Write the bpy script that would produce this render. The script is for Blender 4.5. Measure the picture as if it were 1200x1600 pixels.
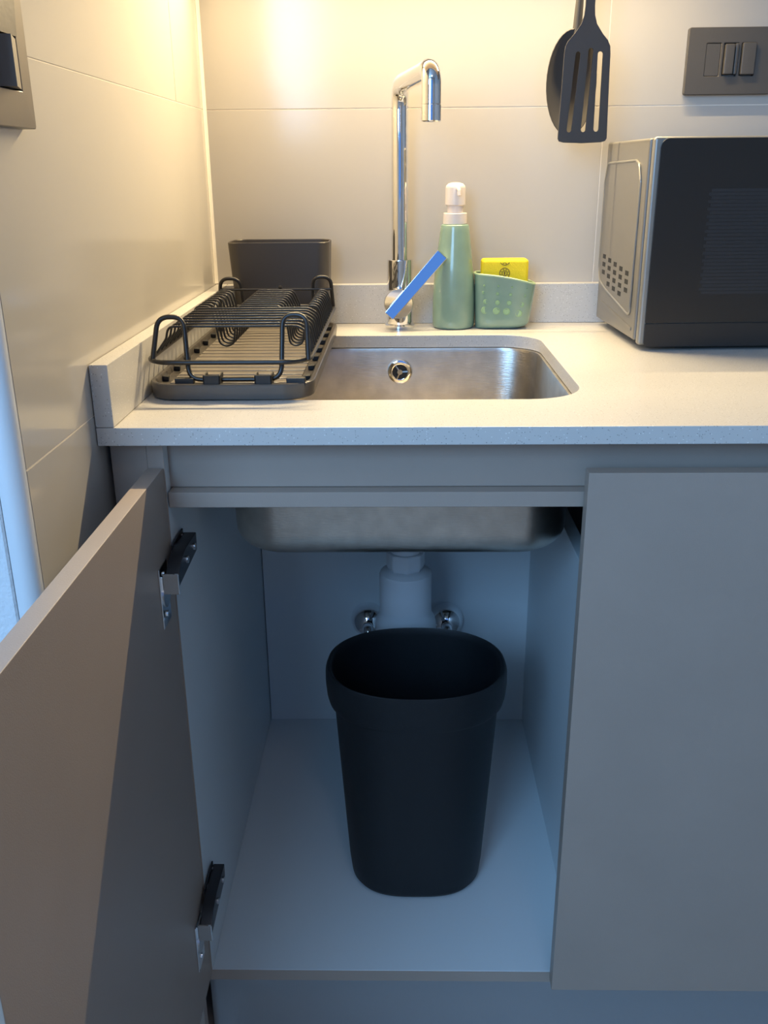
import bpy, bmesh, math, random
from mathutils import Vector, Matrix
R = math.radians
PI = math.pi
for o in list(bpy.data.objects): bpy.data.objects.remove(o)
scn = bpy.context.scene
COL = scn.collection

# ------------------------------------------------------------------ camera
# units: metres, z = 0 is the worktop surface, y = 0 its front edge, x = 0 the tiled left wall
def set_camera():
    cx, cy, cz, yaw, pitch, roll, f = 0.27251, -0.79306, 0.21453, -0.01900, -0.35612, -0.00880, 1440.47
    fwd = Vector((math.sin(yaw)*math.cos(pitch), math.cos(yaw)*math.cos(pitch), math.sin(pitch)))
    right = Vector((math.cos(yaw), -math.sin(yaw), 0)); up = right.cross(fwd)
    r = right*math.cos(roll) + up*math.sin(roll)
    u = -right*math.sin(roll) + up*math.cos(roll)
    cam = bpy.data.cameras.new('camera'); o = bpy.data.objects.new('camera', cam); COL.objects.link(o)
    o.matrix_world = Matrix(((r.x, u.x, -fwd.x, cx), (r.y, u.y, -fwd.y, cy), (r.z, u.z, -fwd.z, cz), (0, 0, 0, 1)))
    cam.sensor_fit = 'HORIZONTAL'; cam.sensor_width = 36; cam.lens = f*36/1200
    cam.clip_start = 0.02; scn.camera = o
set_camera()

# ------------------------------------------------------------------ light
w = bpy.data.worlds.new('world'); scn.world = w; w.use_nodes = True
w.node_tree.nodes['Background'].inputs[0].default_value = (0.11, 0.30, 0.85, 1)
w.node_tree.nodes['Background'].inputs[1].default_value = 0.9
def area(name, loc, rot, sx, sy, power, col, spread=180):
    l = bpy.data.lights.new(name, 'AREA'); l.shape = 'RECTANGLE'; l.size = sx; l.size_y = sy
    l.energy = power; l.color = col; l.spread = R(spread)
    o = bpy.data.objects.new(name, l); COL.objects.link(o); o.location = loc; o.rotation_euler = rot
    return o
window_light = area('window_daylight', (-0.60, -1.88, 0.85), (R(90), 0, 0), 1.1, 1.0, 44, (0.31, 0.60, 1.0))
led_light = area('led_strip_light', (0.34, 0.515, 0.5460), (R(-46), 0, 0), 0.62, 0.009, 12.3, (1.0, 0.78, 0.44))
room_light = area('overhead_fill', (0.5, -1.3, 1.46), (0, 0, 0), 0.35, 0.35, 2.2, (1.0, 0.82, 0.70))  # unseen warm fill from above, without any fitting
scn.view_settings.view_transform = 'Standard'; scn.view_settings.look = 'None'
scn.view_settings.exposure = 0.0; scn.view_settings.gamma = 1.0; scn.view_settings.use_curve_mapping = False

# ------------------------------------------------------------------ materials
def mat(name, col, rough=0.5, metal=0.0, coat=0.0, spec=0.5, bump=None, var=None, ior=None):
    m = bpy.data.materials.new(name); m.use_nodes = True
    nt = m.node_tree; b = nt.nodes['Principled BSDF']
    b.inputs['Base Color'].default_value = (*col, 1); b.inputs['Roughness'].default_value = rough
    b.inputs['Metallic'].default_value = metal; b.inputs['Coat Weight'].default_value = coat
    b.inputs['Coat Roughness'].default_value = 0.06
    b.inputs['Specular IOR Level'].default_value = spec
    if ior: b.inputs['IOR'].default_value = ior
    tc = nt.nodes.new('ShaderNodeTexCoord')
    if var:       # (scale, amount)
        n = nt.nodes.new('ShaderNodeTexNoise'); n.inputs['Scale'].default_value = var[0]; n.inputs['Detail'].default_value = 4
        nt.links.new(tc.outputs['Object'], n.inputs['Vector'])
        r = nt.nodes.new('ShaderNodeValToRGB')
        k = var[1]
        r.color_ramp.elements[0].position = .3; r.color_ramp.elements[1].position = .7
        r.color_ramp.elements[0].color = (*[c*(1-k) for c in col], 1)
        r.color_ramp.elements[1].color = (*[min(1, c*(1+k)) for c in col], 1)
        nt.links.new(n.outputs['Fac'], r.inputs['Fac']); nt.links.new(r.outputs['Color'], b.inputs['Base Color'])
    if bump:      # (scale, strength, stretch vector)
        n = nt.nodes.new('ShaderNodeTexNoise'); n.inputs['Scale'].default_value = bump[0]; n.inputs['Detail'].default_value = 3
        mp = nt.nodes.new('ShaderNodeMapping'); mp.inputs['Scale'].default_value = bump[2] if len(bump) > 2 else (1, 1, 1)
        nt.links.new(tc.outputs['Object'], mp.inputs['Vector']); nt.links.new(mp.outputs['Vector'], n.inputs['Vector'])
        bp = nt.nodes.new('ShaderNodeBump'); bp.inputs['Strength'].default_value = bump[1]; bp.inputs['Distance'].default_value = 0.001
        nt.links.new(n.outputs['Fac'], bp.inputs['Height']); nt.links.new(bp.outputs['Normal'], b.inputs['Normal'])
    return m

def quartz():
    m = mat('quartz', (0.66, 0.64, 0.60), 0.30)
    nt = m.node_tree; b = nt.nodes['Principled BSDF']; tc = nt.nodes.new('ShaderNodeTexCoord')
    prev = None
    base = nt.nodes.new('ShaderNodeRGB'); base.outputs[0].default_value = (0.57, 0.55, 0.52, 1)
    prev = base.outputs[0]
    for sc, thr, amt, col in ((420, .20, .75, (0.20, 0.185, 0.17, 1)), (260, .13, .7, (0.28, 0.25, 0.22, 1)), (330, .18, .6, (0.92, 0.91, 0.88, 1))):
        v = nt.nodes.new('ShaderNodeTexVoronoi'); v.inputs['Scale'].default_value = sc
        nt.links.new(tc.outputs['Object'], v.inputs['Vector'])
        lt = nt.nodes.new('ShaderNodeMath'); lt.operation = 'LESS_THAN'; lt.inputs[1].default_value = thr
        nt.links.new(v.outputs['Distance'], lt.inputs[0])
        sel = nt.nodes.new('ShaderNodeSeparateColor'); nt.links.new(v.outputs['Color'], sel.inputs[0])
        gt = nt.nodes.new('ShaderNodeMath'); gt.operation = 'GREATER_THAN'; gt.inputs[1].default_value = .55
        nt.links.new(sel.outputs[0], gt.inputs[0])
        mu = nt.nodes.new('ShaderNodeMath'); mu.operation = 'MULTIPLY'
        nt.links.new(lt.outputs[0], mu.inputs[0]); nt.links.new(gt.outputs[0], mu.inputs[1])
        mu2 = nt.nodes.new('ShaderNodeMath'); mu2.operation = 'MULTIPLY'; mu2.inputs[1].default_value = amt
        nt.links.new(mu.outputs[0], mu2.inputs[0])
        mx = nt.nodes.new('ShaderNodeMix'); mx.data_type = 'RGBA'
        nt.links.new(mu2.outputs[0], mx.inputs[0]); nt.links.new(prev, mx.inputs[6]); mx.inputs[7].default_value = col
        prev = mx.outputs[2]
    nt.links.new(prev, b.inputs['Base Color'])
    return m

M = dict(
    tile=mat('glazed_tile', (0.485, 0.455, 0.415), 0.14),
    grout=mat('grout', (0.80, 0.74, 0.65), 0.8),
    plaster=mat('plaster', (0.70, 0.71, 0.72), 0.9, bump=(260, 0.9)),
    trim=mat('corner_bead', (0.72, 0.73, 0.74), 0.35),
    quartz=quartz(),
    laminate=mat('greige_laminate', (0.345, 0.282, 0.236), 0.42, bump=(900, 0.12), var=(9, .03)),
    melamine=mat('white_melamine', (0.66, 0.71, 0.73), 0.42, bump=(1500, .08)),
    steel=mat('brushed_steel', (0.57, 0.53, 0.47), 0.33, metal=1, bump=(90, 0.25, (1, 1, 14)), var=(45, .12)),
    plinth=mat('plinth_steel', (0.42, 0.43, 0.44), 0.40, metal=.55, bump=(60, .15, (18, 1, 1))),
    chrome=mat('chrome', (0.86, 0.86, 0.87), 0.05, metal=1),
    black_wire=mat('black_coated_wire', (0.013, 0.012, 0.012), 0.32),
    dark_plastic=mat('charcoal_plastic', (0.060, 0.052, 0.046), 0.42),
    tray_plastic=mat('charcoal_tray', (0.075, 0.066, 0.058), 0.30),
    black=mat('black_rubber', (0.012, 0.012, 0.013), 0.55),
    green=mat('sage_ceramic', (0.225, 0.335, 0.255), 0.22, coat=.5, var=(40, .05)),
    green_light=mat('sage_edge', (0.42, 0.55, 0.33), 0.35),
    green_hole_lit=mat('sage_hole_lit', (0.34, 0.50, 0.25), 0.5),
    pump=mat('white_pump', (0.76, 0.68, 0.62), 0.32),
    sponge=mat('yellow_sponge', (0.95, 0.70, 0.015), 0.65, bump=(700, .5)),
    print=mat('brown_print', (0.22, 0.12, 0.02), 0.7),
    micro=mat('silver_paint', (0.21, 0.20, 0.185), 0.38, metal=.4),
    micro_frame=mat('silver_frame', (0.30, 0.29, 0.265), 0.34, metal=.5),
    glass=mat('black_glass', (0.018, 0.016, 0.015), 0.30),
    glass_strip=mat('dark_grey_strips', (0.026, 0.026, 0.028), 0.32),
    band=mat('black_band', (0.020, 0.019, 0.019), 0.30),
    slate=mat('dark_socket_metal', (0.100, 0.090, 0.080), 0.45, metal=.2, bump=(120, .15, (16, 1, 1))),
    slate_light=mat('dark_switch_face', (0.16, 0.14, 0.12), 0.32, metal=.5),
    rocker_face=mat('brown_rocker', (0.17, 0.14, 0.115), 0.55),
    nylon=mat('grey_nylon', (0.050, 0.045, 0.042), 0.62),
    bin=mat('black_polypropylene', (0.004, 0.007, 0.010), 0.52, bump=(1400, .35)),
    pvc=mat('white_pipe_plastic', (0.62, 0.64, 0.66), 0.35),
    floor=mat('floor_porcelain', (0.42, 0.40, 0.38), 0.4),
    ceiling=mat('ceiling_paint', (0.75, 0.74, 0.72), 0.9),
    paint=mat('wall_paint', (0.62, 0.61, 0.60), 0.9),
    alu=mat('aluminium', (0.6, 0.6, 0.6), 0.35, metal=1),
)

# ------------------------------------------------------------------ helpers
def smooth(me, ang=35):
    me.shade_smooth()
    try: me.set_sharp_from_angle(angle=R(ang))
    except Exception: pass
def obj(name, bm, m, parent=None, loc=None, sm=True, ang=35, label=None):
    bmesh.ops.recalc_face_normals(bm, faces=bm.faces[:])
    me = bpy.data.meshes.new(name); bm.to_mesh(me); bm.free()
    if sm: smooth(me, ang)
    me.materials.append(m if not isinstance(m, str) else M[m])
    o = bpy.data.objects.new(name, me); COL.objects.link(o)
    if sm: wn = o.modifiers.new('weighted', 'WEIGHTED_NORMAL'); wn.keep_sharp = True
    if parent: o.parent = parent
    if loc: o.location = loc
    if label: o['label'] = label
    return o
def thing(name, label, cat, loc=(0, 0, 0), rotz=0, group=None):
    o = bpy.data.objects.new(name, None); COL.objects.link(o); o.location = loc; o.rotation_euler = (0, 0, rotz)
    o.empty_display_size = .02
    o['label'] = label; o['category'] = cat
    if group: o['group'] = group
    return o
def tag(o, label, cat, group=None):
    o['label'] = label; o['category'] = cat
    if group: o['group'] = group
    return o
def bevel_all(bm, r, seg=2, ang=None):
    es = [e for e in bm.edges if len(e.link_faces) == 2 and (e.calc_face_angle(0) > R(ang or 30))]
    if es: bmesh.ops.bevel(bm, geom=es, offset=r, segments=seg, profile=.5, affect='EDGES')
def box(x0, x1, y0, y1, z0, z1, r=0, seg=2, bm=None):
    b = bmesh.new()
    bmesh.ops.create_cube(b, size=1)
    for v in b.verts:
        v.co = Vector((x0 if v.co.x < 0 else x1, y0 if v.co.y < 0 else y1, z0 if v.co.z < 0 else z1))
    if r: bevel_all(b, r, seg)
    if bm is None: return b
    me = bpy.data.meshes.new('t'); b.to_mesh(me); b.free(); bm.from_mesh(me); bpy.data.meshes.remove(me); return bm
def merge(bm, b):
    me = bpy.data.meshes.new('t'); b.to_mesh(me); b.free(); bm.from_mesh(me); bpy.data.meshes.remove(me); return bm
def rings(bm, loops, cap0=True, cap1=True, closed=True):
    vs = [[bm.verts.new(p) for p in L] for L in loops]
    n = len(vs[0])
    for a, b in zip(vs, vs[1:]):
        for i in range(n if closed else n-1):
            j = (i+1) % n
            bm.faces.new((a[i], a[j], b[j], b[i]))
    if cap0: bm.faces.new(list(reversed(vs[0])))
    if cap1: bm.faces.new(vs[-1])
    return bm
def lathe(prof, n=40, axis='z', c=(0, 0, 0), cap0=True, cap1=True):
    bm = bmesh.new(); L = []
    for r, h in prof:
        ring = []
        for i in range(n):
            a = 2*PI*i/n; p = (r*math.cos(a), r*math.sin(a), h)
            if axis == 'y': p = (p[0], p[2], p[1])
            elif axis == 'x': p = (p[2], p[0], p[1])
            ring.append((p[0]+c[0], p[1]+c[1], p[2]+c[2]))
        L.append(ring)
    return rings(bm, L, cap0, cap1)
def fillet(pts, rad, n=6, closed=False):
    P = [Vector(p) for p in pts]; out = []; N = len(P)
    for i, p in enumerate(P):
        if not closed and i in (0, N-1): out.append(p); continue
        a = P[(i-1) % N]-p; b = P[(i+1) % N]-p
        r_ = rad[i] if isinstance(rad, (list, tuple)) else rad
        if a.length < 1e-9 or b.length < 1e-9: continue
        th = a.angle(b)
        if r_ <= 0 or th > PI-.02: out.append(p); continue
        d = min(r_/math.tan(th/2), a.length*.5, b.length*.5)
        s = p+a.normalized()*d; e = p+b.normalized()*d
        for k in range(n+1):
            t = k/n
            out.append(s*(1-t)**2+p*2*t*(1-t)*.5*1.0+e*t*t+p*(2*t*(1-t)*.5) if False else (s*(1-t)**2 + p*2*t*(1-t) + e*t*t))
    return out
def tube(pts, r, n=8, closed=False, bm=None, caps=True):
    bm = bm or bmesh.new(); P = [Vector(p) for p in pts]
    q = [P[0]]
    for p in P[1:]:
        if (p-q[-1]).length > 1e-5: q.append(p)
    P = q; N = len(P)
    rr = r if isinstance(r, (list, tuple)) else [r]*N
    T = []
    for i in range(N):
        if closed: t = P[(i+1) % N]-P[i-1]
        else: t = P[min(i+1, N-1)]-P[max(i-1, 0)]
        T.append(t.normalized())
    u = T[0].orthogonal().normalized(); L = []
    for i in range(N):
        u = (u-T[i]*u.dot(T[i])).normalized(); v = T[i].cross(u)
        L.append([P[i]+(u*math.cos(2*PI*k/n)+v*math.sin(2*PI*k/n))*rr[i] for k in range(n)])
    if closed:
        vs = [[bm.verts.new(p) for p in l] for l in L]
        for i in range(N):
            a, b = vs[i], vs[(i+1) % N]
            off = 0
            if i == N-1:
                off = min(range(n), key=lambda s: (a[0].co-b[s].co).length)
            for k in range(n):
                bm.faces.new((a[k], a[(k+1) % n], b[(k+1+off) % n], b[(k+off) % n]))
    else: rings(bm, L, caps, caps)
    return bm
def rrect(x0, x1, y0, y1, r, n=8):
    pts = []
    rs = r if isinstance(r, (list, tuple)) else [r]*4     # order: x1y1, x0y1, x0y0, x1y0
    for (cx, cy, a0, k) in ((x1, y1, 0, 0), (x0, y1, 90, 1), (x0, y0, 180, 2), (x1, y0, 270, 3)):
        q = rs[k]; ox = cx-q if cx == x1 else cx+q; oy = cy-q if cy == y1 else cy+q
        for i in range(n+1):
            a = R(a0+90*i/n); pts.append((ox+q*math.cos(a), oy+q*math.sin(a)))
    return pts
def prism(outline, lo, hi, plane='xy', holes=(), r=0):
    """extruded 2-D outline with holes; plane xy->extrude z, xz->extrude y, yz->extrude x"""
    bm = bmesh.new()
    def P(a, b, h): return {'xy': (a, b, h), 'xz': (a, h, b), 'yz': (h, a, b)}[plane]
    edges = []
    for L in [outline, *holes]:
        vs = [bm.verts.new(P(a, b, lo)) for a, b in L]
        edges += [bm.edges.new((vs[i], vs[(i+1) % len(vs)])) for i in range(len(vs))]
    if holes: bmesh.ops.triangle_fill(bm, use_beauty=True, edges=edges)
    else: bm.faces.new(bm.verts[:])
    res = bmesh.ops.extrude_face_region(bm, geom=bm.faces[:])
    d = Vector(P(0, 0, hi-lo))
    for v in [g for g in res['geom'] if isinstance(g, bmesh.types.BMVert)]: v.co += d
    bmesh.ops.recalc_face_normals(bm, faces=bm.faces[:])
    if r: bevel_all(bm, r, 2, 50)
    return bm
def structure(o): o['kind'] = 'structure'; return o

# ------------------------------------------------------------------ the room
FZ = -0.80; CZ = 1.50
structure(obj('floor', box(-1.6, 1.9, -2.15, 0.75, FZ-.05, FZ), 'floor'))
structure(obj('ceiling', box(-1.6, 1.9, -2.15, 0.75, CZ, CZ+.05), 'ceiling'))
wl = structure(obj('wall_left', box(-0.15, -0.0004, -0.158, 0.75, FZ, CZ), 'grout'))
wb = structure(obj('wall_back', box(-0.0003, 1.9, 0.6004, 0.75, FZ, CZ), 'grout'))
TH = 0.2828; ZG = 0.2934; g = 0.0010
zr = [(ZG+TH*k, ZG+TH*(k+1)) for k in range(-4, 5)]
for k, (z0, z1) in enumerate(zr):
    z0 = max(z0, FZ+.001); z1 = min(z1, CZ-.001)
    if z1-z0 < .02: continue
    up = (k % 2 == 0)
    cuts = [-0.157, 0.4317, 0.600] if up else [-0.157, 0.600]
    for a, b in zip(cuts, cuts[1:]):
        obj('tile', box(-0.0003, 0.0, a+g*.6, b-g*.6, z0+g*.6, z1-g*.6, .00025, 1), 'tile', wl, sm=False)
    cuts = [0.0005, 0.5555, 1.4, 1.9]
    for a, b in zip(cuts, cuts[1:]):
        obj('tile', box(a+g*.7, b-g*.7, 0.600, 0.6003, z0+g*.7, z1-g*.7, .00025, 1), 'tile', wb, sm=False)
# rounded corner bead and the plastered return face
prof = [(-.0162, -.158), (-.0162, -.1705)] + [(-.0115+.0115*math.sin(a), -.1590-.0115*math.cos(a)) for a in [R(90*i/8) for i in range(9)]] + [(0.0, -.158)]
structure(obj('trim_1', prism(prof, FZ, CZ, 'xy'), 'trim'))
structure(obj('wall_entry', box(-1.6, -0.0168, -0.1722, -0.1585, FZ, CZ, .0015, 1), 'plaster'))
structure(obj('wall_right', box(1.9, 1.95, -2.15, 0.75, FZ, CZ), 'paint'))
structure(obj('wall_side', box(-1.65, -1.6, -2.15, -0.10, FZ, CZ), 'paint'))
wr = prism([(-1.6, FZ), (1.9, FZ), (1.9, CZ), (-1.6, CZ)], -2.05, -1.95, 'xz', holes=[[(-1.18, .32), (-.02, .32), (-.02, 1.38), (-1.18, 1.38)], [(.05, .05), (.95, .05), (.95, 1.25), (.05, 1.25)]])
structure(obj('wall_rear', wr, 'paint', sm=False))
wf = prism([(-1.18, .32), (-.02, .32), (-.02, 1.38), (-1.18, 1.38)], -2.03, -1.97, 'xz',
           holes=[[(-1.13, .37), (-.63, .37), (-.63, 1.33), (-1.13, 1.33)], [(-.57, .37), (-.07, .37), (-.07, 1.33), (-.57, 1.33)]])
structure(obj('window_1', wf, 'trim', sm=False))
wf = prism([(.05, .05), (.95, .05), (.95, 1.25), (.05, 1.25)], -2.03, -1.97, 'xz', holes=[[(.10, .10), (.90, .10), (.90, 1.20), (.10, 1.20)]])
structure(obj('added_sky_opening', wf, 'trim', sm=False))  # unseen opening, added so the tap reflects blue sky

structure(obj('corner_reflection_strip', prism([(0.0001, .5999), (0.0001, .5945), (.0013, .5982), (.0040, .5999)], .058, CZ, 'xy'), mat('corner_reflection', (0.86, 0.80, 0.70), 0.35)))  # pale strip added to imitate the bright reflection along the wall corner
# ------------------------------------------------------------------ worktop with upstands
CT = -0.0170; XE = 1.25
wt = thing('worktop', 'pale speckled quartz worktop with low upstands, cut out around the sink', 'countertop', (0, 0, CT))
def loc0(o, e): o.location = -Vector(e.location); return o
sink_hole = rrect(0.085, 0.4595, 0.104, 0.4795, [.052, .052, .055, .060], 10)
slab = prism([(0.0006, 0.0), (XE, 0.0), (XE, 0.5995), (0.0006, 0.5995)], CT, 0, 'xy', holes=[sink_hole], r=.0011)
loc0(obj('slab', slab, 'quartz', wt), wt)
loc0(obj('upstand', box(0.0176, XE, 0.5830, 0.5995, 0.0002, 0.0567, .0011), 'quartz', wt, label='long quartz upstand along the back wall'), wt)
loc0(obj('upstand', box(0.0006, 0.0172, 0.0, 0.5995, 0.0002, 0.0567, .0011), 'quartz', wt, label='short quartz upstand along the left wall'), wt)

# ------------------------------------------------------------------ sink
sk = thing('kitchen_sink', 'undermounted brushed stainless steel sink bowl below the worktop cutout', 'sink', (0.2725, 0.292, -0.172))
def skp(o): return loc0(o, sk)
bm = bmesh.new(); L = []
def ring_at(x0, x1, y0, y1, r, z): return [(a, b, z) for a, b in rrect(x0, x1, y0, y1, r, 10)]
X0, X1, Y0, Y1 = .088, .4565, .107, .4770
L.append(ring_at(X0-.012, X1+.012, Y0-.012, Y1+.012, .062, CT-.0006))
L.append(ring_at(X0, X1, Y0, Y1, .052, CT-.0008))
L.append(ring_at(X0+.001, X1-.001, Y0+.001, Y1-.001, .052, CT-.006))
zb = -.1770; rb = .030; dr = .004
L.append(ring_at(X0+dr, X1-dr, Y0+dr, Y1-dr, .050, zb+rb))
for i in range(1, 8):
    a = R(90*i/7); ins = dr+rb*(1-math.cos(a)); L.append(ring_at(X0+ins, X1-ins, Y0+ins, Y1-ins, max(.05-ins*.6, .02), zb+rb-rb*math.sin(a)))
L.append(ring_at(.2795-.04, .2795+.04, .372-.04, .372+.04, .0399, zb-.0015))
rings(bm, L, False, True)
bowl = skp(obj('bowl', bm, 'steel', sk, ang=60))
so = bowl.modifiers.new('solid', 'SOLIDIFY'); so.thickness = .0012; so.offset = 0
# overflow rosette in the back wall
oy = .4728; oc = (.2722, oy, -.0488)
ov = skp(obj('overflow', lathe([(.0105, -.0010), (.0105, -.0030), (.0125, -.0036), (.0160, -.0026), (.0172, .0002), (.0172, .003)], 36, 'y', oc, False, False), 'chrome', sk))
skp(obj('overflow_hole', lathe([(.0106, -.0006), (.0106, .0004)], 30, 'y', oc), 'black', sk, label='dark recess behind the overflow spokes'))
bm = lathe([(.0036, -.0042), (.0036, -.001)], 20, 'y', oc)
merge(bm, lathe([(.0016, -.0048), (.0016, -.004)], 12, 'y', oc))
for a in (5, 125, 245):
    d = Vector((math.cos(R(a)), 0, math.sin(R(a))))
    tube([Vector(oc)+d*.002+Vector((0, -.0022, 0)), Vector(oc)+d*.011+Vector((0, -.0022, 0))], .0016, 8, bm=bm)
skp(obj('overflow_spokes', bm, 'chrome', sk))
skp(obj('strainer', lathe([(.034, .0), (.036, .0015), (.030, .0022), (.024, .0006), (.006, .001), (.005, .006), (.0, .0062)], 32, 'z', (.2795, .372, -.1782), True, False), 'chrome', sk))

# ------------------------------------------------------------------ base cabinet (open left compartment, two closed doors)
cab = thing('base_cabinet', 'greige base cabinet under the worktop, its left door standing wide open', 'cabinet', (0.04, 0.02, -.668))
def cp(o): return loc0(o, cab)
CF = .0205; ZF = -.6535; ZB = -.668; CX1 = 1.25
cp(obj('side_panel', box(.0385, .0535, CF, .555, ZF+.0002, -.020, .0004, 1), 'melamine', cab, label='white left side panel of the open compartment'))
cp(obj('side_panel', box(.4754, .4914, CF, .538, ZF+.0002, -.204, .0004, 1), 'melamine', cab, label='white partition beside the bin, cut low at the top'))
cp(obj('side_panel', box(CX1-.016, CX1, CF, .5385, ZF+.0002, -.020, .0004, 1), 'laminate', cab))
cp(obj('bottom_panel', box(.0385, CX1, CF, .555, ZB, ZF, .0004, 1), 'melamine', cab, label='white cabinet floor board'))
for xa in (.0385, .4754): cp(obj('edge_band', box(xa, xa+.015, CF-.0008, CF, ZF, -.0205 if xa < .1 else -.204), 'laminate', cab, label='greige edging strip of the white panel'))
cp(obj('edge_band', box(.0385, CX1, CF-.0008, CF, ZB, ZF-.0003), 'laminate', cab, label='greige edging strip of the cabinet floor'))
cp(obj('back_panel', box(.0546, CX1-.0165, .5390, .547, ZF+.0002, -.020, .0004, 1), 'melamine', cab))
cp(obj('front_rail', box(.0546, CX1-.0165, CF-.0004, .088, -.0833, -.0684, .0005, 1), 'laminate', cab, label='greige horizontal rail above the opening'))
cp(obj('grip_recess_panel', box(.0385, CX1, .036, .050, -.0680, -.0176, .0004, 1), 'laminate', cab, label='greige recessed panel below the worktop'))
DT, DB = -.0436, -.6592
def door(x0, x1, lab): return cp(obj('door', box(x0, x1, 0.0, .0165, DB, DT, .0009, 2), 'laminate', cab, label=lab))
door(.4424, .8460, 'closed middle door')
door(.8495, 1.2500, 'closed right door')
od = cp(obj('door', box(.0375, .0525, -.4155, .0190, DB, DT, .0009, 2), 'laminate', cab, label='open left door seen from its inner face'))
def hinge(za, zf):
    """za: z of the arm's lower end, zf: top of the cup flange"""
    bm = box(.0514, .0530, -.034, -.006, zf-.060, zf, .0005, 1)
    fl = obj('hinge_flange', bm, 'chrome', od)
    for zz in (zf-.010, zf-.050):
        merge_b = lathe([(.0032, 0), (.0030, .0012), (.001, .0014)], 12, 'x', (.0530, -.020, zz))
        obj('screw', merge_b, 'chrome', od)
    bm = lathe([(.0125, 0), (.0125, .0016), (.011, .0020)], 24, 'x', (.0530, -.019, zf-.030), False, True)
    obj('hinge_cup', bm, 'alu', od)
    lk = bmesh.new(); box(.0552, .0700, -.030, -.027, za-.004, za+.016, .0006, 1, lk); box(.0535, .0562, -.029, -.006, za-.003, za+.013, .0005, 1, lk)
    obj('hinge_link', lk, 'chrome', od, label='shiny steel link of the hinge')
    ar = prism([(-.026, za+.002), (.054, za+.006), (.056, za+.024), (.010, za+.026), (-.012, za+.022), (-.024, za+.012)], .0568, .0695, 'yz', r=.001)
    obj('hinge_arm', ar, 'black_hinge', od, label='dark grey hinge arm')
    pl = bmesh.new(); box(.0547, .0566, .012, .056, za-.006, za+.028, .0004, 1, pl)
    for yy in (.020, .049): merge(pl, lathe([(.0035, 0), (.003, .0018), (.001, .0019)], 10, 'x', (.0566, yy, za+.023)))
    obj('mounting_plate', pl, 'black_hinge', od)
    for yy in (.040, .008): obj('adjusting_screw', lathe([(.0035, 0), (.0035, .002), (.002, .0024)], 12, 'x', (.0695, yy, za+.015)), 'alu', od)
    for c_ in od.children:
        if c_.name.split('.')[0] in ('hinge_flange', 'screw', 'hinge_cup') and not c_.location.x: c_.location.x = .0011
M['black_hinge'] = mat('dark_hinge_metal', (0.055, 0.055, 0.06), 0.35, metal=.6)
hinge(-.146, -.124)
hinge(-.556, -.540)
tag(obj('filler_strip', box(.0045, .0384, .0205, .036, -.795, -.0178, .0006, 1), 'laminate'), 'narrow greige filler strip between the tiled wall and the cabinet', 'filler panel')
pl = bmesh.new(); box(.0386, XE, .060, .072, FZ, ZB-.0006, .0006, 1, pl)
tag(obj('plinth', pl, 'plinth'), 'brushed metal kickboard under the cabinet', 'plinth')

# ------------------------------------------------------------------ drain trap and water valves
tr = thing('drain_trap', 'white plastic bottle trap hanging from the sink above the bin', 'pipe', (.2795, .372, -.36))
def tp(o): return loc0(o, tr)
c = (.2795, .372, 0); RS = 1.07; DZ = -.0350
tp(obj('tailpiece', lathe([(.0205, -.1790), (.0205, -.280), (.018, -.284)], 32, 'z', c), 'pvc', tr))
bm = bmesh.new(); n = 48; L = []
for z, r0 in ((-.2755, .0238), (-.2765, .0250), (-.2930, .0256), (-.2985, .0240), (-.3015, .0222)):
    L.append([(c[0]+(r0+(.0012 if (i % 6) < 2 else 0))*math.cos(2*PI*i/n), c[1]+(r0+(.0012 if (i % 6) < 2 else 0))*math.sin(2*PI*i/n), z) for i in range(n)])
rings(bm, L); tp(obj('coupling_nut', bm, 'pvc', tr))
tp(obj('bottle_body', lathe([(.0225, -.300), (.0300, -.3035), (.0350, -.3065), (.0360, -.310), (.0360, -.360), (.0368, -.369), (.0410, -.377), (.0430, -.385), (.0430, -.402), (.038, -.410), (.012, -.412)], 48, 'z', c), 'pvc', tr))
tp(obj('waste_pipe', tube(fillet([(.2795, .400, -.340), (.2795, .5375, -.340)], 0), .0165, 24), 'pvc', tr))
tp(obj('wall_flange', lathe([(.030, 0), (.030, -.003), (.017, -.010)], 30, 'y', (.2795, .5388, -.340)), 'pvc', tr))
for k, (vx, lab) in enumerate(((.2205, 'chrome angle valve on the cabinet back, left of the white trap'), (.3450, 'chrome angle valve on the cabinet back, right of the white trap'))):
    v = thing('angle_valve', lab, 'valve', (vx, .5385, -.462), 0, 'chrome angle valves behind the trap')
    s = 1 if k == 0 else -1
    obj('escutcheon', lathe([(.0275, 0), (.0275, -.006), (.0262, -.014), (.0225, -.0225), (.0165, -.0285), (.0100, -.0315), (.0070, -.032)], 40, 'y'), 'chrome', v)
    obj('valve_body', tube(fillet([(0, -.028, 0), (0, -.042, 0), (s*.010, -.052, -.030), (s*.012, -.052, -.075)], .012, 5), .0085, 20), 'chrome', v)
    obj('handle', lathe([(.0060, -.050), (.0105, -.053), (.0115, -.060), (.0105, -.070), (.007, -.073)], 8, 'y', (s*.010, 0, -.034)), 'chrome', v)

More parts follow.
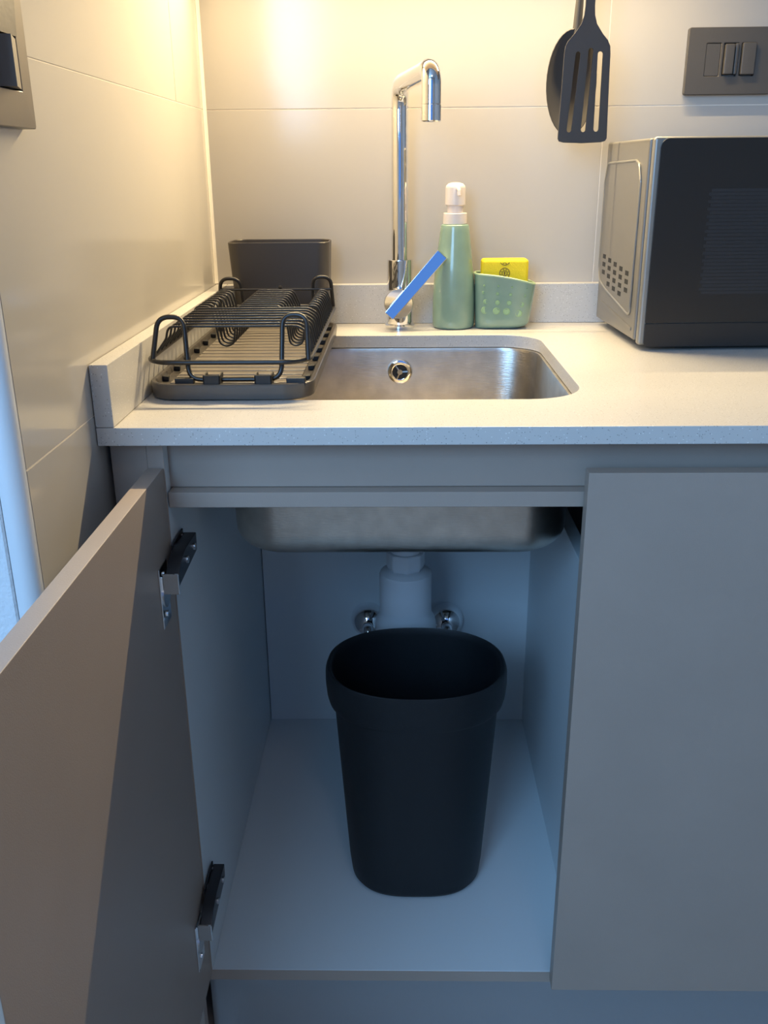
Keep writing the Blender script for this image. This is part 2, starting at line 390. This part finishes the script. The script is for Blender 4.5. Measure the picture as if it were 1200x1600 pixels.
# ------------------------------------------------------------------ waste bin
bn = thing('waste_bin', 'black oval open plastic waste bin on the cabinet floor', 'waste bin', (.291, .208, ZF))
def oval(cx, cy, a, b, p, z, n=72):
    o = []
    for i in range(n):
        t = 2*PI*i/n; c_, s_ = math.cos(t), math.sin(t)
        o.append((cx+a*math.copysign(abs(c_)**(2/p), c_), cy+b*math.copysign(abs(s_)**(2/p), s_), z))
    return o
H = .297
def A(z):  # half axes of the body at height z
    t = z/H; return (.0845+(.1050-.0845)*t, .0800+(.0885-.0800)*t, 2.9-.6*t, -.0005+.004*t)
L = []
def bl(z, da=0): a, b, p, cy = A(z); L.append(oval(.0005, cy, a+da, b+(da*.08 if da > 0 else da), p, z))
L.append(oval(.0005, 0, .05, .045, 2.6, .0008)); bl(.0008, -.012); bl(.003, -.005); bl(.010, -.001)
for z in (.03, .08, .13, .18, .225, .250): bl(z)
bm = bmesh.new()
bl(.2515, .0030); bl(.2545, .0062); bl(.262, .0078); bl(.278, .0083); bl(.291, .0072); bl(.2965, .0048); bl(.2975, .0020); bl(.2960, -.0008); bl(.288, -.0022)
for z in (.25, .18, .1, .03): bl(z, -.0025)
bl(.008, -.008); L.append(oval(.0005, 0, .05, .045, 2.6, .006))
rings(bm, L); obj('body', bm, 'bin', bn, ang=50)

# ------------------------------------------------------------------ faucet
fc = thing('kitchen_faucet', 'tall chrome mixer tap with angular spout behind the sink', 'faucet', (.2725, .5530, .0002))
obj('base_ring', lathe([(.0215, 0), (.0215, .0035), (.0200, .0048), (.0185, .0052)], 40), 'chrome', fc)
obj('body', lathe([(.0182, .0053), (.0182, .0935), (.0176, .0945), (.0115, .0946)], 48), 'chrome', fc)
sp = fillet([(0, 0, .0947), (0, 0, .3200), (.0365, -.185, .3220), (.0365, -.185, .284)], [0, .032, .028, 0], 10)
obj('spout', tube(sp, .0115, 32), 'chrome', fc, ang=50)
obj('aerator', lathe([(.0112, .2838), (.0117, .2830), (.0117, .2665), (.0108, .2655), (.0095, .2655), (.0092, .268), (.0, .268)], 32, 'z', (.0365, -.185, 0), True, False), 'chrome', fc)
# cartridge hub facing the room, and the flat lever
obj('lever_hub', lathe([(.0150, -.010), (.0200, -.0165), (.0206, -.020), (.0206, -.034), (.0195, -.0358), (.0, -.036)], 44, 'y', (-.002, 0, .0375), True, False), 'chrome', fc)
lv = bmesh.new()
ln, wd, tk = .112, .0190, .0065
box(-.020, ln-.020, -tk/2, tk/2, -wd/2, wd/2, .0012, 2, lv)
for v in lv.verts:
    t = (v.co.x+.02)/ln
    v.co.z *= 1-.10*t
    if v.co.x < -.012: v.co.z *= .8
lvo = obj('lever', lv, 'chrome', fc)
lvo.rotation_euler = Matrix.Rotation(R(-48), 3, 'Y').to_euler()
lvo.rotation_mode = 'XYZ'
mr = Matrix.Rotation(R(-48), 4, 'Y')
tilt = Matrix.Rotation(R(1.5), 4, 'Z') @ Matrix.Rotation(R(-10), 4, 'X')
lvo.matrix_local = Matrix.Translation((-.0025, -.0410, .036)) @ tilt @ mr
# ------------------------------------------------------------------ soap dispenser
sd = thing('soap_dispenser', 'sage green soap bottle with a white pump beside the tap', 'soap dispenser', (.3492, .5495, .0002))
obj('bottle', lathe([(.0260, 0), (.0285, .0012), (.0297, .004), (.0301, .012), (.0300, .040), (.0285, .065), (.0258, .090), (.0228, .115), (.0204, .134), (.0196, .1400), (.0180, .1418), (.0160, .1420)], 56), 'green', sd, ang=50)
obj('collar', lathe([(.0158, .1421), (.0164, .1428), (.0164, .1560), (.0158, .1568), (.0110, .1569)], 40), 'pump', sd)
obj('neck', lathe([(.0108, .1570), (.0108, .1640), (.0118, .1672)], 32), 'pump', sd)
obj('pump_head', lathe([(.0132, .1668), (.0139, .1676), (.0139, .1890), (.0128, .1925), (.0098, .1950), (.0050, .1962), (.0, .1965)], 40, cap1=False), 'pump', sd)
obj('nozzle', tube(fillet([(.002, -.012, .1885), (.0035, -.0195, .1885), (.0040, -.0205, .1800)], .003, 5), .0026, 12), 'pump', sd)

# ------------------------------------------------------------------ sponge caddy
cd = thing('sponge_caddy', 'sage green perforated sponge holder beside the soap bottle', 'sponge holder', (.4200, .5480, .0002))
# elevation outline: width shrinks to the base, rim slopes down to the right
def cad(t, s, ins=0):
    # t: 0..1 height fraction, s angle -> point on the loop
    xl0, xr0, xl1, xr1 = -.0395, .0350, -.0425, .0440
    e = max(0, (0.10-t)/0.10)
    xl = xl0+(xl1-xl0)*t; xr = xr0+(xr1-xr0)*(t**.8) - .012*e*e
    cx = (xl+xr)/2; a = (xr-xl)/2-ins
    b = .0255+.003*t-ins-.006*e*e
    c_, s_ = math.cos(s), math.sin(s)
    x = cx+a*math.copysign(abs(c_)**(2/3.2), c_); y = b*math.copysign(abs(s_)**(2/3.2), s_)
    u = min(1, max(0, (x+.0425)/.0865))
    top = .0745-.0150*u**1.9
    return (x, y, .0005+t*top)
bm = bmesh.new(); L = []; n = 72
ts = [0, .02, .06, .12, .25, .4, .55, .7, .85, 1]
L.append([(p[0]*.8, p[1]*.8, 0) for p in [cad(0, 2*PI*i/n) for i in range(n)]])
for t in ts: L.append([cad(t, 2*PI*i/n) for i in range(n)])
for t in (1, .8, .5, .2, .06): L.append([cad(t, 2*PI*i/n, .0024) for i in range(n)])
rings(bm, L); cb = obj('body', bm, 'green', cd, ang=50)
# rim lip
obj('rim', tube([Vector(cad(1, 2*PI*i/n, .0012))+Vector((0, 0, .0004)) for i in range(n)], .0017, 8, closed=True), 'green_light', cd, label='paler green rim')
# sunken round holes on the front, growing towards the bottom; paler colour stands in for light passing through
HOLES = [(.0012, [(-.0299, .0610), (-.0105, .0605), (.0086, .0590), (.0291, .0565)]), (.0019, [(-.0306, .0512), (-.0115, .0499), (.0069, .0487), (.0261, .0469)]),
         (.0029, [(-.0274, .0389), (-.0110, .0377), (.0053, .0373), (.0231, .0347)]), (.0042, [(-.0284, .0270), (-.0121, .0262), (.0022, .0254), (.0194, .0225)])]
for rad, row in HOLES:
    for x, zz in row:
        t = zz/.072; b = .0255+.003*t
        xl = -.0395-.003*t; xr = .0350+.009*(t**.8); cx = (xl+xr)/2; a = (xr-xl)/2
        y = -b*(max(0, 1-abs((x-cx)/a)**3.2))**(1/3.2)
        bm = lathe([(rad*1.15, .0012), (rad*1.15, -.0002), (rad*1.02, -.0006), (rad*.90, .0001), (0, .0001)], 18, 'y', (x, y-.0002, zz), False, False)
        obj('drain_hole', bm, 'green_hole_lit', cd)

# sponge with the printed round emblem
sg = thing('sponge', 'bright yellow sponge with a brown round print standing in the green holder', 'sponge', (.4200, .5480, .0120))
bm = box(-.0330, .0325, -.0130, .0140, 0, .0835, .0048, 4)
obj('pad', bm, 'sponge', sg)
def emblem(cx, cz, y):
    e = bmesh.new()
    def ringm(r1, r0, n=28):
        merge(e, prism([(cx+r1*math.cos(2*PI*i/n), cz+r1*math.sin(2*PI*i/n)) for i in range(n)], y-.0002, y+.0001, 'xz',
                       holes=[[(cx+r0*math.cos(2*PI*i/n), cz+r0*math.sin(2*PI*i/n)) for i in range(n)]]))
    ringm(.0076, .0066); ringm(.0040, .0030)
    merge(e, prism([(cx-.0008, cz-.0025), (cx+.0008, cz-.0025), (cx+.0012, cz+.0015), (cx, cz+.0026), (cx-.0012, cz+.0015)], y-.0002, y+.0001, 'xz'))
    for a in range(0, 360, 45):
        d = (math.cos(R(a+20)), math.sin(R(a+20)))
        merge(e, prism([(cx+d[0]*.0046-d[1]*.0006, cz+d[1]*.0046+d[0]*.0006), (cx+d[0]*.0046+d[1]*.0006, cz+d[1]*.0046-d[0]*.0006), (cx+d[0]*.0060+d[1]*.0008, cz+d[1]*.0060-d[0]*.0008), (cx+d[0]*.0060-d[1]*.0008, cz+d[1]*.0060+d[0]*.0008)], y-.0002, y+.0001, 'xz'))
    return e
obj('printed_emblem', emblem(-.001, .0645, -.0131), 'print', sg, sm=False, label='brown round emblem on the sponge')
e2 = emblem(-.001, .0825, -.0131)
bmesh.ops.bisect_plane(e2, geom=e2.verts[:]+e2.edges[:]+e2.faces[:], plane_co=(0, 0, .0790), plane_no=(0, 0, 1), clear_outer=True)
obj('printed_emblem', e2, 'print', sg, sm=False, label='lower edge of a second brown emblem at the sponge top')

# ------------------------------------------------------------------ dish rack
dk = thing('dish_rack', 'black wire dish rack on a charcoal drip tray over the left end of the sink', 'dish rack', (.104, .30, .0003))
def dp(o): return loc0(o, dk)
TX0, TX1, TY0, TY1 = .0200, .1868, .098, .500
def tl(ins, z, r): return [(a, b, z) for a, b in rrect(TX0+ins, TX1-ins, TY0+ins, TY1-ins, max(r-ins, .004), 8)]
bm = bmesh.new()
rings(bm, [tl(.004, .0004, .030), tl(.0015, .002, .030), tl(0, .013, .030), tl(.0003, .0162, .030), tl(.0012, .0170, .030), tl(.0045, .0170, .030), tl(.0058, .0160, .030), tl(.0075, .0112, .030), tl(.009, .0108, .030)])
tray = dp(obj('drip_tray', bm, 'tray_plastic', dk))
bm = bmesh.new(); y = TY0+.020
while y < TY1-.02:
    box(TX0+.018, TX1-.017, y-.0080, y+.0080, .0108, .0124, .0012, 2, bm); y += .0200
rb_ = obj('drain_ribs', bm, 'tray_rib_lit', tray) if 'tray_rib_lit' in M else obj('drain_ribs', bm, mat('tray_rib_lit', (0.21, 0.185, 0.155), 0.25), tray)  # ribs coloured paler than the tray for the light they reflect
rb_['kind'] = 'stuff'
for yy in [TY0+.050+.052*i for i in range(7)]:
    for sx, x in ((1, TX1-.0085), (-1, TX0+.0085)):
        b = prism([(x-sx*.0055, yy-.006), (x+sx*.0015, yy-.004), (x+sx*.0015, yy+.006), (x-sx*.0035, yy+.006)], .0112, .0160, 'xy', r=.0006)
        obj('notch', b, 'black', tray)
for xx in (.0580, .1690):
    obj('bumper', box(xx-.0095, xx+.0095, TY0+.0085, TY0+.0170, .0112, .0215, .0012, 2), 'black', tray)
for xx in (.0865, .1375):
    b = bmesh.new(); box(xx-.0085, xx+.0085, TY0+.0025, TY0+.0050, .0150, .0255, .0006, 1, b)
    box(xx-.0085, xx-.0068, TY0+.0025, TY0+.0220, .0150, .0255, .0005, 1, b); box(xx+.0068, xx+.0085, TY0+.0025, TY0+.0220, .0150, .0255, .0005, 1, b)
    obj('wire_clip', b, 'black', tray)
# thick rim loop
RW = .0024
rim = [(a, b, .0385) for a, b in rrect(.0222, .1835, .1010, .4950, .026, 8)]
dp(obj('rim_wire', tube(rim, RW, 10, closed=True), 'black_wire', dk, ang=60))
def frame(yf, yb, zr_):
    p = [(.0275, yf, .0385), (.0315, yb, .0785), (.0570, yb, .0785), (.0625, yf, .0195), (.1545, yf, .0195), (.1560, yb, .0800), (.1795, yb, .0800), (.1820, yf, .0385)]
    return tube(fillet(p, [0, .0127, .0127, .014, .014, .0117, .0117, 0], 8), .0025, 10)
dp(obj('end_frame', frame(TY0+.0130, .130, .02), 'black_wire', dk, ang=60, label='front arched frame'))
dp(obj('end_frame', frame(.4780, .4720, .02), 'black_wire', dk, ang=60, label='rear arched frame'))
WR = .00125; ZP = .0665
for i in range(17):
    y = .146+.0183*i
    if i < 8:
        p = [(.0235, y, .0400), (.0340, y, .0540), (.0370, y, ZP), (.0560, y, ZP), (.1700, y, ZP), (.1785, y, .0600), (.1825, y, .0395)]
        q = fillet(p, [0, .01, .012, 0, .016, .01, 0], 5)
    else:
        p = [(.0235, y, .0400), (.0310, y, .0560), (.0350, y, ZP), (.0520, y, ZP), (.0560, y, .0500), (.0600, y, .0230), (.0680, y, .0200), (.0770, y, .0230), (.0800, y, .0500), (.0840, y, ZP),
             (.1330, y, ZP), (.1400, y, .0500), (.1430, y, .0230), (.1500, y, .0200), (.1580, y, .0230), (.1620, y, .0500), (.1650, y, ZP), (.1760, y, ZP), (.1800, y, .0560), (.1825, y, .0395)]
        q = fillet(p, .0075, 4)
    dp(obj('plate_wire', tube(q, WR, 7), 'black_wire', dk, ang=70))
b = tube([(.0300, .470, .0640), (.1800, .470, .0640)], .0016, 8)
merge(b, lathe([(.0, -.0026), (.0020, -.0018), (.0027, 0), (.0020, .0018), (.0, .0026)], 12, 'z', (.112, .4690, .0670), False, False))
dp(obj('rear_crossbar', b, 'black_wire', dk))
# cutlery holder behind the rack
ch = thing('cutlery_holder', 'charcoal plastic cutlery box behind the dish rack against the back upstand', 'cutlery holder', (.105, .5440, .0003))
def cl(ins, z, k): return [(a, b, z) for a, b in rrect(-.0620-.0080*k+ins, .0665+.0040*k-ins, -.030-.003*k+ins, .032+.002*k-ins, .016, 6)]
bm = bmesh.new()
rings(bm, [cl(.004, 0, 0), cl(.001, .002, 0), cl(0, .006, .04), cl(0, .06, .5), cl(0, .1205, 1), cl(.0006, .1215, 1), cl(.0018, .1215, 1), cl(.0024, .1205, 1), cl(.0024, .06, .5), cl(.0024, .004, .04)])
obj('box', bm, 'dark_plastic', ch)

# ------------------------------------------------------------------ microwave
mw = thing('microwave_oven', 'silver microwave oven with a black glass door at the right end of the worktop', 'microwave', (.5640, .3690, .0003), R(2.0))
W, Dp, HB, HT = .40, .198, .0105, .2455
# body with an embossed panel and vents on the left side
bd = bmesh.new(); box(0, W, 0, Dp, HB, HT, .0030, 3, bd)
obj('body', bd, 'micro', mw)
pan = [(.0300, .044), (.1400, .040), (.1770, .036)]
def side_outline(ins):
    P = [(.020+ins, HB+.026+ins), (.150-ins, HB+.044+ins), (.185-ins, HB+.052+ins), (.1950-ins, HB+.070), (.1950-ins, .1950), (.185-ins, .2200-ins), (.045, .2225-ins), (.030+ins*.4, .2180-ins), (.020+ins, .2000-ins)]
    return [(a, b) for a, b in [(v.x, v.y) for v in fillet([(p[0], p[1], 0) for p in P], .010, 3, closed=True)]]
# raised ridge line around the side panel, and a slightly proud panel inside it
obj('side_emboss', prism(side_outline(0), -.0013, .0002, 'yz', r=.0007), 'micro', mw, label='embossed panel on the side of the casing')
obj('side_ridge', tube([(-.0010, a, b) for a, b in side_outline(.001)], .0016, 8, closed=True), 'micro_frame', mw, label='raised ridge around the side panel')
obj('side_rib', prism([(v.x, v.y) for v in fillet([(.012, HB+.010, 0), (.172, HB+.0225, 0), (.172, HB+.0270, 0), (.012, HB+.0145, 0)], .0015, 2, closed=True)], -.0010, .0002, 'yz', r=.0004), 'micro', mw)
rows = [(.088, 5, 0), (.0775, 5, 0), (.067, 5, 0), (.0565, 3, 1)]
for rI, (z, cnt, st) in enumerate(rows):
    for j in range(cnt):
        yy = .040+.0300*(j+st); zz = z-.0005+.0026*(j+st)
        obj('vent_slot', box(-.00155, -.0012, yy, yy+.0150, zz-.0028, zz+.0030), 'black', mw, sm=False)
# front frame and door
obj('door_frame', box(0.0022, W-.002, -.0120, -.0012, HB-.004, HT+.0012, .0040, 4), 'micro_frame', mw)
gl = rrect(.0092, W-.003, HB+.0235, HT-.0006, [.006, .010, .001, .001], 6)
obj('door_glass', prism(gl, -.0148, -.0121, 'xz', r=.0006), 'glass', mw, label='black glass front')
gl = rrect(.0092, W-.003, HB-.0060, HB+.0228, [.001, .001, .006, .006], 6)
obj('lower_band', prism(gl, -.0148, -.0121, 'xz', r=.0006), 'band', mw, label='black lower band of the front')
bm = bmesh.new(); z = HB+.058  # slightly paler horizontal strips on the glass, stepped at the left
while z < HB+.178:
    sc = (.0030 if int(round((z-HB)/.0042)) % 2 else .0)
    box(.074-sc, .330, -.01505, -.01482, z, z+.0034, 0, 1, bm); z += .0042
o = obj('glass_strips', bm, 'glass_strip', mw, sm=False, label='dark grey horizontal strips on the door glass'); o['kind'] = 'stuff'
for fx, fy in ((.035, .030), (W-.035, .030), (.035, Dp-.02), (W-.035, Dp-.02)):
    obj('foot', lathe([(.011, 0), (.012, .002), (.012, HB-.0002)], 20, 'z', (fx, fy, 0)), 'black', mw)

# ------------------------------------------------------------------ socket and switch plates
sk2 = thing('wall_socket_plate', 'dark metal socket plate with three modules on the back wall above the microwave', 'socket plate', (.7180, .5998, .3472))
pl_ = prism(rrect(-.0580, .0585, -.0412, .0412, .003, 4), -.0085, -.0003, 'xz', holes=[rrect(-.0330, -.0135, -.0185, .0220, .001, 2), rrect(-.0095, .0100, -.0185, .0220, .001, 2), rrect(.0140, .0335, -.0185, .0220, .001, 2)])
bevel_all(pl_, .0007, 1, 60)
obj('plate', pl_, 'slate', sk2)
obj('blank_module', box(-.0328, -.0137, -.0080, -.0010, -.0183, .0215, .0006, 1), 'slate', sk2)
obj('rocker_switch', box(-.0085, .0040, -.0135, -.0010, -.0165, .0205, .0015, 2), 'slate', sk2)
obj('rocker_switch', box(.0055, .0098, -.0110, -.0010, -.0165, .0215, .0012, 2), 'slate', sk2)
obj('rocker_switch', box(.0148, .0330, -.0125, -.0010, -.0170, .0220, .0015, 2), 'slate', sk2)

sw = thing('wall_switch_plate', 'large dark metal switch plate on the left tiled wall', 'switch plate', (.0002, -.140, .3100))
def wy(a): return a+.140
o1 = prism([(v.x, v.y) for v in fillet([(-.0640, -.0665, 0), (.0660, -.0665, 0), (.0660, .066, 0), (-.0640, .066, 0)], .002, 2, closed=True)], 0.0, .0095, 'yz',
           holes=[[(-.046, -.0425), (.0480, -.0425), (.0480, .044), (-.046, .044)]], r=.0008)
obj('plate', o1, 'slate_light', sw)
obj('switch_recess', box(.0002, .0030, -.0458, .0478, -.0423, .0438), 'black', sw, sm=False)
# pressed rocker: its room-side half stands proud, wedge-shaped
rk = bmesh.new(); rings(rk, [[(.0032, .0180, -.0415), (.0032, .0475, -.0415), (.0032, .0475, -.0100), (.0032, .0180, -.0100)],
                             [(.0170, .0200, -.0415), (.0092, .0475, -.0415), (.0092, .0475, -.0100), (.0170, .0200, -.0100)]])
obj('rocker', rk, 'rocker_face', sw, sm=False)
rk = bmesh.new(); rings(rk, [[(.0032, -.0440, -.0085), (.0032, .0475, -.0085), (.0032, .0475, .0430), (.0032, -.0440, .0430)],
                             [(.0105, -.0440, -.0085), (.0105, .0475, -.0085), (.0135, .0475, .0430), (.0135, -.0440, .0430)]])
obj('rocker', rk, 'slate', sw, sm=False)

# ------------------------------------------------------------------ upper cabinet, light strip, rail and utensils
uc = thing('wall_cabinet', 'greige wall cabinet above the worktop', 'cabinet', (.65, .44, .562))
obj('body', box(-.648, .60, -.150, .1595, 0, .62, .001, 1), 'laminate', uc)
obj('door', box(-.647, -.235, -.168, -.1515, -.004, .62, .001, 1), 'laminate', uc)
obj('door', box(-.231, .180, -.168, -.1515, -.004, .62, .001, 1), 'laminate', uc)
obj('door', box(.184, .60, -.168, -.1515, -.004, .62, .001, 1), 'laminate', uc)
tag(obj('led_strip', box(.02, .66, .5185, .531, .5490, .5615, .001, 1), 'alu'), 'slim aluminium light strip under the wall cabinet', 'lamp')
rl = thing('utensil_rail', 'slim chrome rail with hooks under the wall cabinet', 'rail', (.49, .542, .545))
obj('bar', tube([(-.09, 0, 0), (.12, 0, 0)], .004, 12), 'chrome', rl)
for xx in (-.08, .11): obj('bracket', tube([(xx, 0, .003), (xx, 0, .0165)], .003, 8), 'chrome', rl)

def spatula_outline():
    # blade with tapered shoulders and a narrow neck (x, z) around its own centre line
    Lh = [(.0060, .165), (.0060, .118), (.0068, .108), (.0100, .098), (.0180, .087), (.0250, .0795), (.0283, .073), (.0292, .064), (.0300, .030), (.0312, -.012), (.0318, -.030)]
    bot = [(.0318, -.0355), (.0300, -.0385), (.0240, -.0400), (.0, -.0410)]
    R_ = Lh+bot
    return R_+[(-a, b) for a, b in reversed(R_[:-1])]
def slot(cx0, cx1, z0, z1, w_):
    pts = []
    for i in range(9): a = R(180*i/8); pts.append((cx1+w_*math.cos(a), z1+w_*math.sin(a)))
    for i in range(9): a = R(180+180*i/8); pts.append((cx0+w_*math.cos(a), z0+w_*math.sin(a)))
    return pts
spt = thing('slotted_spatula', 'dark grey slotted spatula hanging in front of the spoon', 'spatula', (.5108, .5100, .2850))
bl_ = prism(spatula_outline(), -.0014, .0014, 'xz', holes=[slot(-.0178, -.0118, -.0245, .0640, .0030), slot(0.0006, .0042, -.0245, .0680, .0030), slot(.0172, .0165, -.0240, .0640, .0032)], r=.0004)
bo = obj('blade', bl_, 'nylon', spt)
obj('handle', prism([(-.0065, .150), (.0065, .150), (.0090, .170), (.0095, .235), (.0070, .262), (-.0070, .262), (-.0095, .235), (-.0090, .170)], -.004, .0022, 'xz',
                    holes=[[(.0035*math.cos(R(-a)), .252+.0035*math.sin(R(-a))) for a in range(0, 360, 45)]], r=.001), 'nylon', spt)
spn = thing('serving_spoon', 'dark grey oval spoon hanging behind the slotted spatula', 'spoon', (.4975, .5400, .3180))
n = 40; bm = bmesh.new(); L = []
for k, (s, dy) in enumerate(((.02, .010), (.35, .0095), (.7, .006), (.93, .001), (1.0, -.0022), (.985, -.0034), (.93, -.0024), (.7, .0030), (.35, .0065), (.02, .0072))):
    L.append([(.0330*s*math.cos(2*PI*i/n), dy, .0640*s*math.sin(2*PI*i/n)) for i in range(n)])
rings(bm, L); obj('bowl', bm, 'nylon', spn)
obj('handle', tube([(.0040, .002, .050), (.0050, -.002, .10), (.008, -.010, .16), (.010, -.018, .225)], [.0062, .0048, .0050, .0060], 14), 'nylon', spn)
